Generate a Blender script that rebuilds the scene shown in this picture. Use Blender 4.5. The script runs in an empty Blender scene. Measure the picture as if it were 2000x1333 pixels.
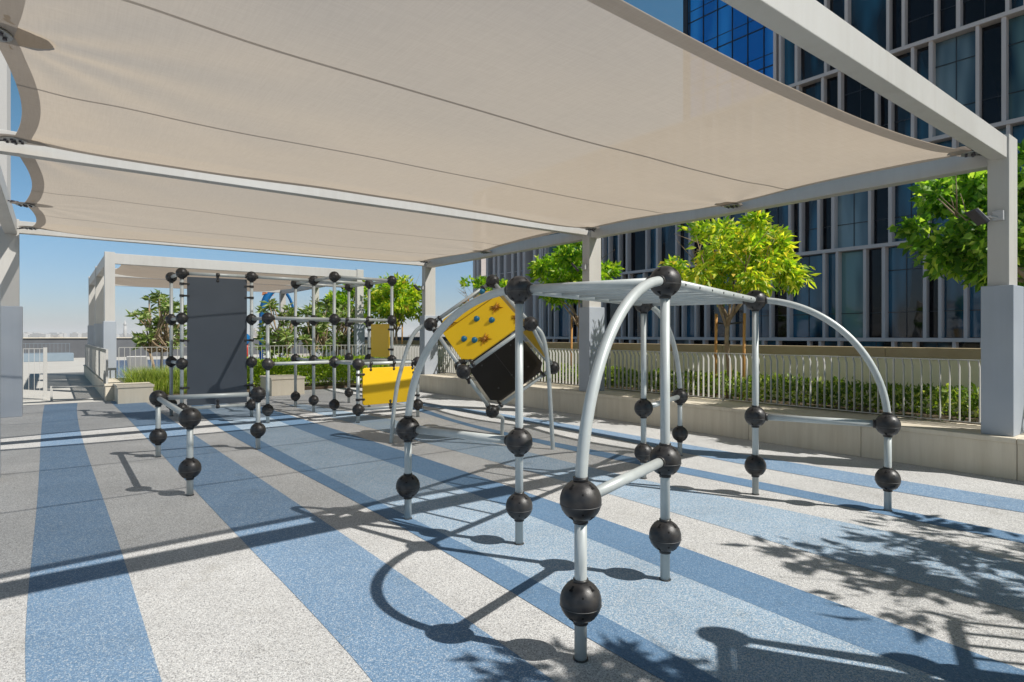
import bpy, math, random
import numpy as np
from mathutils import Vector, Matrix, noise
random.seed(7); R = math.radians
S = bpy.context.scene; C = S.collection

# ---------------------------------------------------------------- camera, sky, sun, exposure
F = 1165.0; CX, HY, H = 1000.0, 655.0, 1.6          # focal length in photo pixels, horizon row, eye height
cam = bpy.data.objects.new('camera', bpy.data.cameras.new('camera')); C.objects.link(cam)
cam.location = (0, 0, H); cam.rotation_euler = (R(90), 0, 0)
cam.data.sensor_width = 36; cam.data.lens = F / 2000 * 36
cam.data.shift_y = -(666.5 - HY) / 2000.0
cam.data.clip_start = 0.05; cam.data.clip_end = 60000
S.camera = cam
SUN = Vector((.937, -.349, 0)).normalized(); ELEV = R(47.4)
w = bpy.data.worlds.new("World"); S.world = w; w.use_nodes = True
nt = w.node_tree; bg = nt.nodes['Background']; sky = nt.nodes.new('ShaderNodeTexSky')
sky.sky_type = 'NISHITA'; sky.sun_disc = False; sky.sun_elevation = ELEV
sky.sun_rotation = math.atan2(SUN.x, SUN.y); sky.air_density = 1.0; sky.dust_density = .25; sky.ozone_density = 1.2; sky.altitude = 0
hs = nt.nodes.new('ShaderNodeHueSaturation'); hs.inputs['Saturation'].default_value = 1.12; hs.inputs['Hue'].default_value = .497
tn = nt.nodes.new('ShaderNodeMix'); tn.data_type = 'RGBA'; tn.blend_type = 'MULTIPLY'; tn.inputs[0].default_value = 1; tc = nt.nodes.new('ShaderNodeTexCoord'); sx = nt.nodes.new('ShaderNodeSeparateXYZ'); nt.links.new(tc.outputs['Generated'], sx.inputs[0])
rp = nt.nodes.new('ShaderNodeValToRGB'); rp.color_ramp.elements[0].position = .0; rp.color_ramp.elements[0].color = (.90, 1.02, 1.50, 1)
rp.color_ramp.elements[1].position = .66; rp.color_ramp.elements[1].color = (.50, .62, .60, 1)
em = rp.color_ramp.elements.new(.14); em.color = (1.14, 1.42, 1.66, 1)
em = rp.color_ramp.elements.new(.32); em.color = (1.0, 1.42, 1.40, 1)
em = rp.color_ramp.elements.new(.48); em.color = (1.0, 1.46, 1.42, 1)
nt.links.new(sx.outputs['Z'], rp.inputs[0]); nt.links.new(rp.outputs[0], tn.inputs[7])
nt.links.new(sky.outputs[0], hs.inputs['Color']); nt.links.new(hs.outputs[0], tn.inputs[6]); nt.links.new(tn.outputs[2], bg.inputs[0]); bg.inputs[1].default_value = .057
sd = bpy.data.lights.new('sun', 'SUN'); sd.energy = 5.0; sd.angle = R(.53); sd.color = (1, .96, .90)
so = bpy.data.objects.new('sun', sd); C.objects.link(so)
sv = Vector((SUN.x * math.cos(ELEV), SUN.y * math.cos(ELEV), math.sin(ELEV)))
so.rotation_euler = sv.to_track_quat('Z', 'Y').to_euler(); so.location = sv * 40
S.view_settings.view_transform = 'Standard'; S.view_settings.look = 'None'; S.view_settings.gamma = 1
S.view_settings.exposure = .10
S.cycles.max_bounces = 10; S.cycles.volume_bounces = 1; S.cycles.transparent_max_bounces = 16; S.cycles.caustics_reflective = False; S.cycles.caustics_refractive = False

# ---------------------------------------------------------------- frames of reference
A = Vector((-.6113, .7914, 0)); B = Vector((.7914, .6113, 0))     # the canopy's long and cross directions
def W(u, v, z=0): p = B * u + A * v; return Vector((p.x, p.y, z))
def G(x, y, z=0):                                                 # survey point: photo pixel -> point on the plane z
    t = (H - z) / (y - HY); return Vector(((x - CX) * t, F * t, z))

# ---------------------------------------------------------------- materials
def mat(name, col=(.5, .5, .5), rough=.5, metal=0, spec=.5, **k):
    m = bpy.data.materials.new(name); m.use_nodes = True
    p = m.node_tree.nodes['Principled BSDF']
    p.inputs['Base Color'].default_value = (*col, 1); p.inputs['Roughness'].default_value = rough
    p.inputs['Metallic'].default_value = metal; p.inputs['Specular IOR Level'].default_value = spec
    return m
def nd(m, t, **k):
    n = m.node_tree.nodes.new(t)
    for a, b in k.items():
        if hasattr(n, a): setattr(n, a, b)
        else: n.inputs[a].default_value = b
    return n
def lk(m, a, b): m.node_tree.links.new(a, b)
def P(m): return m.node_tree.nodes['Principled BSDF']
def coords(m, kind='Object'):
    return nd(m, 'ShaderNodeTexCoord').outputs[kind]
def ramp(m, fac, stops, interp='LINEAR'):
    r = nd(m, 'ShaderNodeValToRGB'); r.color_ramp.interpolation = interp
    e = r.color_ramp.elements
    while len(e) < len(stops): e.new(.5)
    for el, (p, c) in zip(e, stops): el.position = p; el.color = (*c, 1)
    lk(m, fac, r.inputs[0]); return r.outputs[0]
def noisy(m, scale=20, detail=3, vec=None, rough=.5):
    n = nd(m, 'ShaderNodeTexNoise'); n.inputs['Scale'].default_value = scale; n.inputs['Detail'].default_value = detail
    n.inputs['Roughness'].default_value = rough
    lk(m, vec if vec is not None else coords(m), n.inputs['Vector']); return n.outputs['Fac']
def mix(m, f, a, b, blend='MIX'):
    x = nd(m, 'ShaderNodeMix'); x.data_type = 'RGBA'; x.blend_type = blend
    for s, v in ((x.inputs[0], f), (x.inputs[6], a), (x.inputs[7], b)):
        if isinstance(v, (int, float)): s.default_value = v
        elif isinstance(v, tuple): s.default_value = (*v, 1)
        else: lk(m, v, s)
    return x.outputs[2]
def bump(m, h, strength=.2, dist=.01):
    b = nd(m, 'ShaderNodeBump'); b.inputs['Strength'].default_value = strength; b.inputs['Distance'].default_value = dist
    lk(m, h, b.inputs['Height']); lk(m, b.outputs[0], P(m).inputs['Normal'])
def varied(name, c1, c2, scale=3, rough=.6, metal=0, detail=5, bs=0, bscale=200, spec=.5, spread=.25):
    m = mat(name, c1, rough, metal, spec)
    f = noisy(m, scale, detail)
    lk(m, ramp(m, f, [(.5 - spread, c1), (.5 + spread, c2)]), P(m).inputs['Base Color'])
    if bs: bump(m, noisy(m, bscale, 2), bs, .003)
    return m

def rubber(name, chips, base, rough=.9, wear=(.80, 1.03)):
    """poured rubber surfacing: granules of several colours"""
    m = mat(name, base, rough, 0, .25)
    co = coords(m)
    v = nd(m, 'ShaderNodeTexVoronoi'); v.inputs['Scale'].default_value = 190; lk(m, co, v.inputs['Vector'])
    s = nd(m, 'ShaderNodeSeparateColor'); lk(m, v.outputs['Color'], s.inputs[0])
    stops = []; p = 0
    for frac, c in chips: stops.append((p, c)); p += frac
    c1 = ramp(m, s.outputs[0], stops, 'CONSTANT')
    # larger granule clusters so that the grain holds at a distance
    n2 = noisy(m, 60, 4, co, .75)
    c2 = mix(m, .75, c1, ramp(m, n2, [(.34, (.76, .76, .78)), (.66, (1.18, 1.17, 1.16))]), 'MULTIPLY')
    big = noisy(m, .9, 8, co, .68)
    c3 = mix(m, .8, c2, ramp(m, big, [(.35, (wear[0],) * 3), (.65, (wear[1],) * 3)]), 'MULTIPLY')
    st = noisy(m, 2.1, 12, co, .72)
    c3 = mix(m, 1.0, c3, ramp(m, st, [(.56, (1, 1, 1)), (.68, (.86, .85, .83))]), 'MULTIPLY')
    lk(m, c3, P(m).inputs['Base Color'])
    bump(m, v.outputs['Distance'], .5, .004)
    return m
M = {}
M['white_rubber'] = rubber('white_rubber', [(.52, (.61, .61, .595)), (.2, (.46, .45, .435)), (.15, (.30, .30, .30)), (.13, (.74, .74, .72))], (.6, .6, .58))
M['mid_blue'] = rubber('mid_blue', [(.6, (.128, .228, .36)), (.2, (.165, .27, .405)), (.12, (.10, .185, .30)), (.08, (.26, .35, .45))], (.14, .27, .5), wear=(.88, 1.05))
M['blue'] = rubber('blue', [(.5, (.165, .275, .42)), (.2, (.26, .37, .50)), (.15, (.13, .225, .345)), (.15, (.43, .50, .57))], (.2, .35, .6), wear=(.88, 1.05))
M['pale_blue'] = rubber('pale_blue', [(.4, (.27, .39, .52)), (.25, (.40, .50, .58)), (.15, (.19, .29, .40)), (.2, (.58, .62, .65))], (.35, .5, .7))
M['tube'] = varied('tube', (.44, .47, .46), (.53, .56, .55), 9, .40, .10, bs=.05)
M['plastic'] = varied('plastic', (.016, .015, .016), (.050, .046, .043), 11, .36, 0, detail=10, bs=.15, bscale=260, spread=.16)
lk(M['plastic'], ramp(M['plastic'], noisy(M['plastic'], 26, 8, rough=.7), [(.35, (.28,) * 3), (.65, (.52,) * 3)]), P(M['plastic']).inputs['Roughness'])
M['slot'] = mat('slot', (.002, .002, .002), .9)
M['seam'] = mat('seam', (.10, .10, .10), .5)
M['beam_paint'] = varied('beam_paint', (.48, .465, .435), (.53, .515, .485), 1.5, .5, 0, bs=.04)
def streaks(m, amt=.5):
    p = P(m); src = p.inputs['Base Color'].links[0].from_socket; co = coords(m)
    v = nd(m, 'ShaderNodeVectorMath', operation='MULTIPLY'); v.inputs[1].default_value = (9, 9, .5); lk(m, co, v.inputs[0])
    f = noisy(m, 1, 6, v.outputs[0], .7); g = noisy(m, .7, 3, co)
    x = nd(m, 'ShaderNodeMath', operation='MULTIPLY'); lk(m, f, x.inputs[0]); lk(m, g, x.inputs[1])
    lk(m, mix(m, amt, src, ramp(m, x.outputs[0], [(.18, (1.05, 1.05, 1.05)), (.42, (.84, .81, .77))]), 'MULTIPLY'), p.inputs['Base Color'])
streaks(M['beam_paint'])
M['cladding'] = varied('cladding', (.33, .365, .415), (.385, .42, .465), 2, .55)
M['stone'] = varied('stone', (.64, .575, .46), (.70, .635, .52), 3, .8, bs=.15, bscale=60)
streaks(M['cladding'], .35); streaks(M['stone'], 1)
M['coping'] = varied('coping', (.38, .29, .17), (.44, .35, .22), 4, .7, bs=.1, bscale=60)
M['cream'] = varied('cream', (.84, .80, .58), (.88, .84, .62), 1.2, .85)
M['fence_metal'] = varied('fence_metal', (.50, .49, .46), (.56, .55, .52), 3, .5, .1)
M['paving'] = varied('paving', (.50, .48, .44), (.56, .545, .50), .8, .85, bs=.1, bscale=40)
M['concrete_dark'] = varied('concrete_dark', (.10, .105, .115), (.14, .145, .155), 1.2, .8)
M['blue_grey'] = varied('blue_grey', (.22, .28, .33), (.27, .33, .38), 1.2, .8)
M['panel_grey'] = varied('panel_grey', (.060, .072, .090), (.072, .086, .105), 2, .5, bs=.05)
M['panel_black'] = varied('panel_black', (.018, .016, .014), (.028, .025, .022), 3, .45)
M['yellow'] = varied('yellow', (.83, .50, .008), (.88, .56, .012), 2, .42, bs=.03)
M['hold_blue'] = mat('hold_blue', (.01, .16, .30), .35)
M['hold_orange'] = varied('hold_orange', (.50, .22, .02), (.28, .10, .01), 30, .5)
M['facade_frame'] = varied('facade_frame', (.55, .50, .48), (.62, .565, .545), .6, .6)
M['trunk'] = varied('trunk', (.22, .15, .09), (.38, .29, .19), 14, .9, bs=.6, bscale=40)
M['stake'] = varied('stake', (.50, .24, .06), (.62, .33, .10), 9, .8)
M['soil'] = varied('soil', (.09, .065, .04), (.14, .10, .065), 8, .95, bs=.5, bscale=40)
M['asphalt'] = varied('asphalt', (.05, .05, .05), (.07, .068, .065), .3, .9)
M['lounger'] = mat('lounger', (.75, .75, .74), .6)
M['water'] = mat('water', (.01, .16, .42), .06, 0, .5); bump(M['water'], noisy(M['water'], 3, 3), .25, .05)
M['slide_blue'] = mat('slide_blue', (.01, .13, .33), .35)
M['red'] = mat('red', (.55, .05, .03), .4)
M['orange'] = mat('orange', (.75, .28, .12), .4)
M['desert'] = varied('desert', (.42, .36, .28), (.52, .46, .38), .002, .95)
M['far_white'] = mat('far_white', (.46, .45, .43), .8)
M['far_tan'] = mat('far_tan', (.45, .40, .34), .8)
M['light_grey'] = mat('light_grey', (.42, .42, .42), .45)
M['lamp_dark'] = mat('lamp_dark', (.05, .045, .06), .4)
M['steel'] = mat('steel', (.35, .35, .34), .35, .8)

def leafmat(name, stops, trans=.45, rough=.45):
    m = mat(name, (.1, .2, .03), rough, 0, .45)
    g = nd(m, 'ShaderNodeNewGeometry')
    c = ramp(m, g.outputs['Random Per Island'], stops)
    lk(m, c, P(m).inputs['Base Color'])
    t = nd(m, 'ShaderNodeBsdfTranslucent')
    lk(m, mix(m, 1.0, c, (1.5, 1.6, .55), 'MULTIPLY'), t.inputs['Color'])
    x = nd(m, 'ShaderNodeMixShader'); x.inputs[0].default_value = trans
    lk(m, P(m).outputs[0], x.inputs[1]); lk(m, t.outputs[0], x.inputs[2])
    lk(m, x.outputs[0], m.node_tree.nodes['Material Output'].inputs['Surface'])
    return m
M['leaf_yellow'] = leafmat('leaf_yellow', [(0, (.12, .25, .02)), (.3, (.27, .44, .035)), (.62, (.50, .60, .05)), (.88, (.78, .74, .10)), (1, (.80, .55, .12))], .55)
M['leaf_green'] = leafmat('leaf_green', [(0, (.05, .14, .02)), (.45, (.16, .34, .04)), (.8, (.36, .54, .07)), (1, (.62, .68, .2))], .55)
M['leaf_mid'] = leafmat('leaf_mid', [(0, (.08, .21, .015)), (.5, (.23, .42, .025)), (.82, (.42, .58, .04)), (1, (.65, .68, .10))], .52)
M['leaf_plumeria'] = leafmat('leaf_plumeria', [(0, (.09, .16, .03)), (.45, (.20, .30, .08)), (.8, (.38, .45, .18)), (1, (.62, .64, .40))], .4, .35)
M['leaf_hedge'] = leafmat('leaf_hedge', [(0, (.06, .13, .012)), (.5, (.16, .26, .02)), (.82, (.33, .42, .06)), (1, (.60, .62, .22))], .35)
M['leaf_lime'] = leafmat('leaf_lime', [(0, (.13, .24, .015)), (.5, (.28, .42, .02)), (1, (.52, .60, .06))], .4)
M['grass'] = leafmat('grass', [(0, (.17, .27, .03)), (.5, (.30, .40, .06)), (1, (.52, .54, .16))], .4)

# shade cloth: an open knit, so part of the light passes straight through, less of it at a glancing angle
def cloth(name, col, tcol, open_=.48, wt=.8):
    m = mat(name, col, .85, 0, .1)
    lw = nd(m, 'ShaderNodeLayerWeight'); lw.inputs[0].default_value = .5
    mr = nd(m, 'ShaderNodeMapRange'); lk(m, lw.outputs['Facing'], mr.inputs[0])
    mr.inputs[1].default_value = .2; mr.inputs[2].default_value = .75; mr.inputs[3].default_value = open_; mr.inputs[4].default_value = open_ * .12
    co = coords(m)
    mp = nd(m, 'ShaderNodeMapping'); lk(m, co, mp.inputs[0]); mp.inputs['Rotation'].default_value = (0, 0, -math.atan2(B.y, B.x))
    a = nd(m, 'ShaderNodeTexNoise'); a.inputs['Scale'].default_value = 1; a.inputs['Detail'].default_value = 3
    s1 = nd(m, 'ShaderNodeVectorMath', operation='MULTIPLY'); s1.inputs[1].default_value = (5, 110, 1); lk(m, mp.outputs[0], s1.inputs[0]); lk(m, s1.outputs[0], a.inputs['Vector'])
    b = nd(m, 'ShaderNodeTexNoise'); b.inputs['Scale'].default_value = 1; b.inputs['Detail'].default_value = 3
    s2 = nd(m, 'ShaderNodeVectorMath', operation='MULTIPLY'); s2.inputs[1].default_value = (110, 5, 1); lk(m, mp.outputs[0], s2.inputs[0]); lk(m, s2.outputs[0], b.inputs['Vector'])
    ad = nd(m, 'ShaderNodeMath', operation='ADD'); lk(m, a.outputs['Fac'], ad.inputs[0]); lk(m, b.outputs['Fac'], ad.inputs[1])
    hf = nd(m, 'ShaderNodeMath', operation='MULTIPLY'); hf.inputs[1].default_value = .5; lk(m, ad.outputs[0], hf.inputs[0])
    weave = ramp(m, hf.outputs[0], [(.38, (.95, .95, .95)), (.62, (1.03, 1.03, 1.03))])
    cc = mix(m, 1.0, col, weave, 'MULTIPLY'); lk(m, cc, P(m).inputs['Base Color'])
    bump(m, noisy(m, 1.1, 3), .25, .06)
    t = nd(m, 'ShaderNodeBsdfTranslucent'); lk(m, mix(m, 1.0, tcol, weave, 'MULTIPLY'), t.inputs['Color'])
    x = nd(m, 'ShaderNodeMixShader'); x.inputs[0].default_value = wt
    lk(m, P(m).outputs[0], x.inputs[1]); lk(m, t.outputs[0], x.inputs[2])
    tr = nd(m, 'ShaderNodeBsdfTransparent')
    y = nd(m, 'ShaderNodeMixShader'); lk(m, mr.outputs[0], y.inputs[0]); lk(m, x.outputs[0], y.inputs[1]); lk(m, tr.outputs[0], y.inputs[2])
    lk(m, y.outputs[0], m.node_tree.nodes['Material Output'].inputs['Surface'])
    return m
M['cloth'] = cloth('cloth', (.46, .395, .32), (.475, .40, .315))
M['cloth_hem'] = cloth('cloth_hem', (.50, .46, .42), (.26, .225, .19), .10, .5)
M['cloth_far'] = cloth('cloth_far', (.40, .34, .28), (.30, .25, .20), .15)

def glassmat(name, c1, c2, rough=.03, spec=1.0, metal=0, sc=.35):
    m = mat(name, c1, rough, metal, spec)
    co = coords(m)
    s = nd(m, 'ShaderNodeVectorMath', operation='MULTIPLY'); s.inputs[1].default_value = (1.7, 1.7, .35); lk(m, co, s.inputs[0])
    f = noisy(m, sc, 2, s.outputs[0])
    lk(m, ramp(m, f, [(.44, c1), (.60, c2)]), P(m).inputs['Base Color'])  # upright streaks: reflections and dim interiors painted into the pane colour
    bump(m, noisy(m, .8, 2, co), .16, .05)
    return m
M['glass_dark'] = glassmat('glass_dark', (.002, .003, .007), (.02, .12, .21), spec=.6, sc=.5)
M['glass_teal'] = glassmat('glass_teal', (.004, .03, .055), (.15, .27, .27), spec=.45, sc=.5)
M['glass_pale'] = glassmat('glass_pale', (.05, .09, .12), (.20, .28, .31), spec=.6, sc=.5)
M['glass_black'] = glassmat('glass_black', (.002, .002, .004), (.004, .006, .012), spec=.25)
M['glass_blue'] = glassmat('glass_blue', (.015, .22, .62), (.06, .42, .90), .05, .5, .5, .2)
M['glass_frame'] = mat('glass_frame', (.02, .022, .03), .4)

# ---------------------------------------------------------------- mesh helpers
class MB:
    def __init__(s): s.v = []; s.f = []; s.m = []; s.sm = []
    def add(s, vs, fs, mi=0, smooth=False):
        o = len(s.v); s.v += [tuple(p) for p in vs]
        for f in fs: s.f.append(tuple(i + o for i in f)); s.m.append(mi); s.sm.append(smooth)
        return s
    def hexa(s, c8, mi=0):
        return s.add(c8, [(0, 3, 2, 1), (4, 5, 6, 7), (0, 1, 5, 4), (1, 2, 6, 5), (2, 3, 7, 6), (3, 0, 4, 7)], mi)
    def uvbox(s, u0, u1, v0, v1, z0, z1, mi=0):
        return s.hexa([W(u0, v0, z0), W(u1, v0, z0), W(u1, v1, z0), W(u0, v1, z0), W(u0, v0, z1), W(u1, v0, z1), W(u1, v1, z1), W(u0, v1, z1)], mi)
    def obox(s, c, x, y, z, mi=0):                 # centre and three half-axis vectors
        c = Vector(c); x = Vector(x); y = Vector(y); z = Vector(z)
        return s.hexa([c - x - y - z, c + x - y - z, c + x + y - z, c - x + y - z, c - x - y + z, c + x - y + z, c + x + y + z, c - x + y + z], mi)
    def box(s, x0, x1, y0, y1, z0, z1, mi=0):
        return s.obox(((x0 + x1) / 2, (y0 + y1) / 2, (z0 + z1) / 2), ((x1 - x0) / 2, 0, 0), (0, (y1 - y0) / 2, 0), (0, 0, (z1 - z0) / 2), mi)
    def tube(s, pts, r, n=16, mi=0, caps=True):
        pts = [Vector(p) for p in pts]; rs = r if isinstance(r, (list, tuple)) else [r] * len(pts)
        vs = []; fs = []; up = None
        for i, p in enumerate(pts):
            d = (pts[min(i + 1, len(pts) - 1)] - pts[max(i - 1, 0)]).normalized()
            if up is None: up = d.orthogonal().normalized()
            else: up = (up - d * up.dot(d)).normalized()
            sd_ = d.cross(up)
            for k in range(n):
                a = 2 * math.pi * k / n; vs.append(p + (up * math.cos(a) + sd_ * math.sin(a)) * rs[i])
        for i in range(len(pts) - 1):
            for k in range(n):
                fs.append((i * n + k, i * n + (k + 1) % n, (i + 1) * n + (k + 1) % n, (i + 1) * n + k))
        s.add(vs, fs, mi, True)
        if caps:
            o = len(s.v) - len(vs)
            s.f.append(tuple(o + k for k in reversed(range(n)))); s.m.append(mi); s.sm.append(False)
            s.f.append(tuple(o + (len(pts) - 1) * n + k for k in range(n))); s.m.append(mi); s.sm.append(False)
        return s
    def sphere(s, c, r, nu=20, nv=12, mi=0, sc=(1, 1, 1)):
        c = Vector(c); vs = [c + Vector((0, 0, r * sc[2]))]
        for j in range(1, nv):
            th = math.pi * j / nv
            for i in range(nu):
                a = 2 * math.pi * i / nu
                vs.append(c + Vector((r * sc[0] * math.sin(th) * math.cos(a), r * sc[1] * math.sin(th) * math.sin(a), r * sc[2] * math.cos(th))))
        vs.append(c - Vector((0, 0, r * sc[2]))); fs = []
        for i in range(nu):
            fs.append((0, 1 + i, 1 + (i + 1) % nu))
            for j in range(nv - 2):
                a = 1 + j * nu; fs.append((a + i, a + nu + i, a + nu + (i + 1) % nu, a + (i + 1) % nu))
            a = 1 + (nv - 2) * nu; fs.append((len(vs) - 1, a + (i + 1) % nu, a + i))
        return s.add(vs, fs, mi, True)
    def mesh(s, name, mats, org=Vector((0, 0, 0))):
        me = bpy.data.meshes.new(name)
        me.from_pydata([(p[0] - org[0], p[1] - org[1], p[2] - org[2]) for p in s.v], [], s.f)
        for k in (mats if isinstance(mats, (list, tuple)) else [mats]): me.materials.append(M[k])
        me.polygons.foreach_set('material_index', s.m); me.polygons.foreach_set('use_smooth', s.sm)
        me.update(); return me
    def build(s, name, mats, parent=None, bevel=0, org=None):
        pl = Vector((0, 0, 0)); q = parent
        while q is not None: pl = pl + q.location; q = q.parent
        o = org if org is not None else pl
        ob = bpy.data.objects.new(name, s.mesh(name, mats, o)); C.objects.link(ob)
        if parent: ob.parent = parent; ob.location = Vector(o) - pl
        else: ob.location = o
        if bevel:
            b = ob.modifiers.new('bevel', 'BEVEL'); b.width = bevel; b.segments = 2; b.limit_method = 'ANGLE'; b.angle_limit = R(40)
        return ob
def tag(o, label=None, cat=None, group=None, kind=None):
    if label: o['label'] = label
    if cat: o['category'] = cat
    if group: o['group'] = group
    if kind: o['kind'] = kind
    return o
def thing(name, label, cat, loc, group=None):
    o = bpy.data.objects.new(name, None); C.objects.link(o); o.location = loc; o.empty_display_size = .2
    return tag(o, label, cat, group)
def wpos(o):
    p = Vector((0, 0, 0))
    while o is not None: p = p + o.location; o = o.parent
    return p
def link_copy(src, loc, parent, name=None):
    o = src.copy(); C.objects.link(o); o.parent = parent; o.location = Vector(loc) - (wpos(parent) if parent else Vector((0, 0, 0)))
    if name: o.name = name
    return o
def sheet(name, pts, z, m, label=None):
    b = MB().add([(p[0], p[1], z) for p in pts], [tuple(range(len(pts)))]); o = b.build(name, m); o['kind'] = 'structure'
    if label: o['label'] = label
    return o

# ================================================================ SETTING
# terrace floor: poured rubber, a thick slab with the podium below
b = MB(); b.uvbox(-14, 8.42, -12, 17.42, -.3, 0); floor = b.build('floor', 'white_rubber'); tag(floor, 'white speckled rubber play floor', kind='structure')
b = MB(); b.uvbox(-24, 1.2, 17.424, 52, -.3, -.004); b.uvbox(1.2, 14, 19.1, 52, -.3, -.006); tag(b.build('paving', 'paving'), 'pale paving of the walkway beyond the play floor', kind='structure')
b = MB(); b.uvbox(-24, 11.2, -14, 53, -24.9, -.31); b.build('podium', 'concrete_dark')['kind'] = 'structure'
bpy.data.objects['podium']['label'] = 'podium under the terrace'
b = MB(); b.box(-12000, 12000, -12000, 12000, -26, -25); tag(b.build('ground', 'desert'), 'flat city ground far below the terrace', kind='structure')
b = MB(); b.uvbox(11.3, 26.2, -30, 70, -24.99, -24.9); tag(b.build('road', 'asphalt'), 'street between the terrace and the office block', kind='structure')

def smooth_line(pts, ext0=0, ext1=0):
    """a smooth curve through the surveyed points of a stripe's edge, run on past both ends"""
    D = np.log([p.y for p in pts]); X = np.array([p.x for p in pts]); c = np.polyfit(D, X, 4 if len(pts) > 8 else 3)
    d = np.exp(np.linspace(D.max(), D.min(), 61)); out = [Vector((np.polyval(c, math.log(q)), q)) for q in d]
    out.insert(0, out[0] + (out[0] - out[2]).normalized() * ext0); out.append(out[-1] + (out[-1] - out[-3]).normalized() * ext1)
    return out
def gl(*px): return [G(x, y) for x, y in px]
E = {
 's1l': gl((85, 800), (80, 867), (70, 985), (62, 1110), (50, 1333)),
 's1r': gl((150, 798), (165, 867), (190, 950), (212, 1000), (245, 1105), (275, 1190), (315, 1333)),
 's2l': gl((228, 797), (287, 855), (320, 895), (380, 960), (460, 1037), (505, 1090), (575, 1162), (640, 1235), (690, 1290), (732, 1333)),
 's2r': gl((300, 797), (350, 830), (395, 857), (430, 890), (500, 930), (575, 975), (620, 1010), (670, 1045), (750, 1100), (850, 1170), (940, 1230), (1000, 1272), (1085, 1333)),
 'a': gl((380, 800), (430, 836), (500, 880), (600, 932), (700, 982), (780, 1025), (850, 1070), (950, 1130), (1000, 1158), (1070, 1200), (1200, 1276), (1300, 1333)),
 'b': gl((405, 798), (470, 838), (550, 883), (600, 910), (645, 935), (690, 958), (770, 990), (850, 1035), (1000, 1115), (1150, 1190), (1310, 1275), (1410, 1333)),
 'c': gl((520, 812), (580, 840), (650, 860), (700, 882), (745, 900), (800, 922), (850, 938), (925, 965), (1000, 993), (1050, 1010), (1125, 1045), (1280, 1108), (1425, 1165), (1550, 1210), (1725, 1280), (1850, 1333)),
 'd': gl((555, 808), (615, 828), (650, 838), (700, 852), (750, 868), (800, 887), (850, 902), (900, 922), (1000, 956), (1165, 1000), (1275, 1050), (1350, 1080), (1450, 1115), (1550, 1150), (1650, 1185), (1750, 1215), (1915, 1280), (2000, 1312)),
 'e': gl((620, 808), (715, 835), (800, 855), (875, 876), (950, 900), (1040, 930), (1130, 950), (1215, 967), (1280, 987), (1400, 1025), (1500, 1060), (1600, 1085), (1715, 1120), (1800, 1145), (1925, 1175), (2000, 1195)),
 'f': gl((680, 806), (760, 818), (820, 829), (880, 845), (950, 863), (1000, 880), (1100, 905), (1250, 932), (1330, 950), (1400, 965), (1475, 985), (1550, 1000), (1650, 1025), (1800, 1058), (2000, 1098)),
 'g0': gl((860, 812), (930, 828), (1000, 850), (1160, 880), (1320, 908), (1500, 945), (1600, 965), (1720, 990), (2000, 1045)),
 'g1': gl((850, 815), (925, 833), (1000, 857), (1160, 890), (1320, 921), (1500, 960), (1600, 980), (1720, 1005), (2000, 1062)),
 'h0': gl((880, 795), (960, 806), (1080, 824), (1200, 846), (1350, 868), (1500, 898), (1600, 913), (1750, 937), (2000, 978)),
 'h1': gl((860, 798), (950, 812), (1080, 834), (1200, 858), (1350, 886), (1500, 920), (1600, 937), (1750, 957), (2000, 1003)),
}
def band(l, r, m, z, e0=2.0, e1=2.2):
    a = smooth_line(E[l], e0, e1); c = smooth_line(E[r], e0, e1); n = len(a)
    # keep the far end on the rubber floor
    vs = []
    for p in (a, c):
        for q in p:
            u, v = q.x * B.x + q.y * B.y, q.x * A.x + q.y * A.y
            if v > 17.38: v = 17.38
            if u > 8.38: u = 8.38
            t = W(u, v); vs.append((t.x, t.y, z))
    o = MB().add(vs, [(i, i + 1, n + i + 1, n + i) for i in range(n - 1)]).build('floor_stripe', m)
    return tag(o, kind='structure')
band('s1l', 's1r', 'blue', .0020); band('s2l', 's2r', 'blue', .0020)
band('a', 'b', 'mid_blue', .0028); band('b', 'c', 'pale_blue', .0020); band('c', 'd', 'mid_blue', .0028)
band('e', 'f', 'pale_blue', .0020); band('g0', 'g1', 'mid_blue', .0028); band('h0', 'h1', 'blue', .0036)

# ---------------------------------------------------------------- planter wall along the right
t = thing('planter_wall', 'long low stone planter wall with overhanging top at right of the play floor', 'wall', W(8.42, 6, 0))
b = MB(); v = -3.0; k = 0
while v < 17.4:
    b.uvbox(8.42, 8.62, v + .003, min(v + 1.6, 17.42) - .003, 0, .40); v += 1.6
b.build('wall', 'stone', t, .004)
b = MB(); v = -3.0
while v < 17.4:
    b.uvbox(8.40, 9.34, v + .0025, min(v + 1.6, 17.42) - .0025, .402, .46); v += 1.6
b.build('capstone', 'stone', t, .006)
b = MB(); b.uvbox(9.345, 10.86, -6, 30, -.2, .42); b.uvbox(8.65, 9.34, -6, 17.4, 0, .398); tag(b.build('soil', 'soil'), 'planter soil behind the low wall', kind='structure')
t = thing('parapet_wall', 'cream parapet wall with brown coping behind the hedge', 'wall', W(10.9, 6, 0))
b = MB(); b.uvbox(10.9, 11.1, -8, 30, -.3, 1.245); b.build('wall', 'cream', t)
b = MB(); v = -8
while v < 30: b.uvbox(10.82, 11.18, v + .003, v + 2.997, 1.247, 1.40); v += 3
b.build('coping', 'coping', t, .006)

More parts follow.
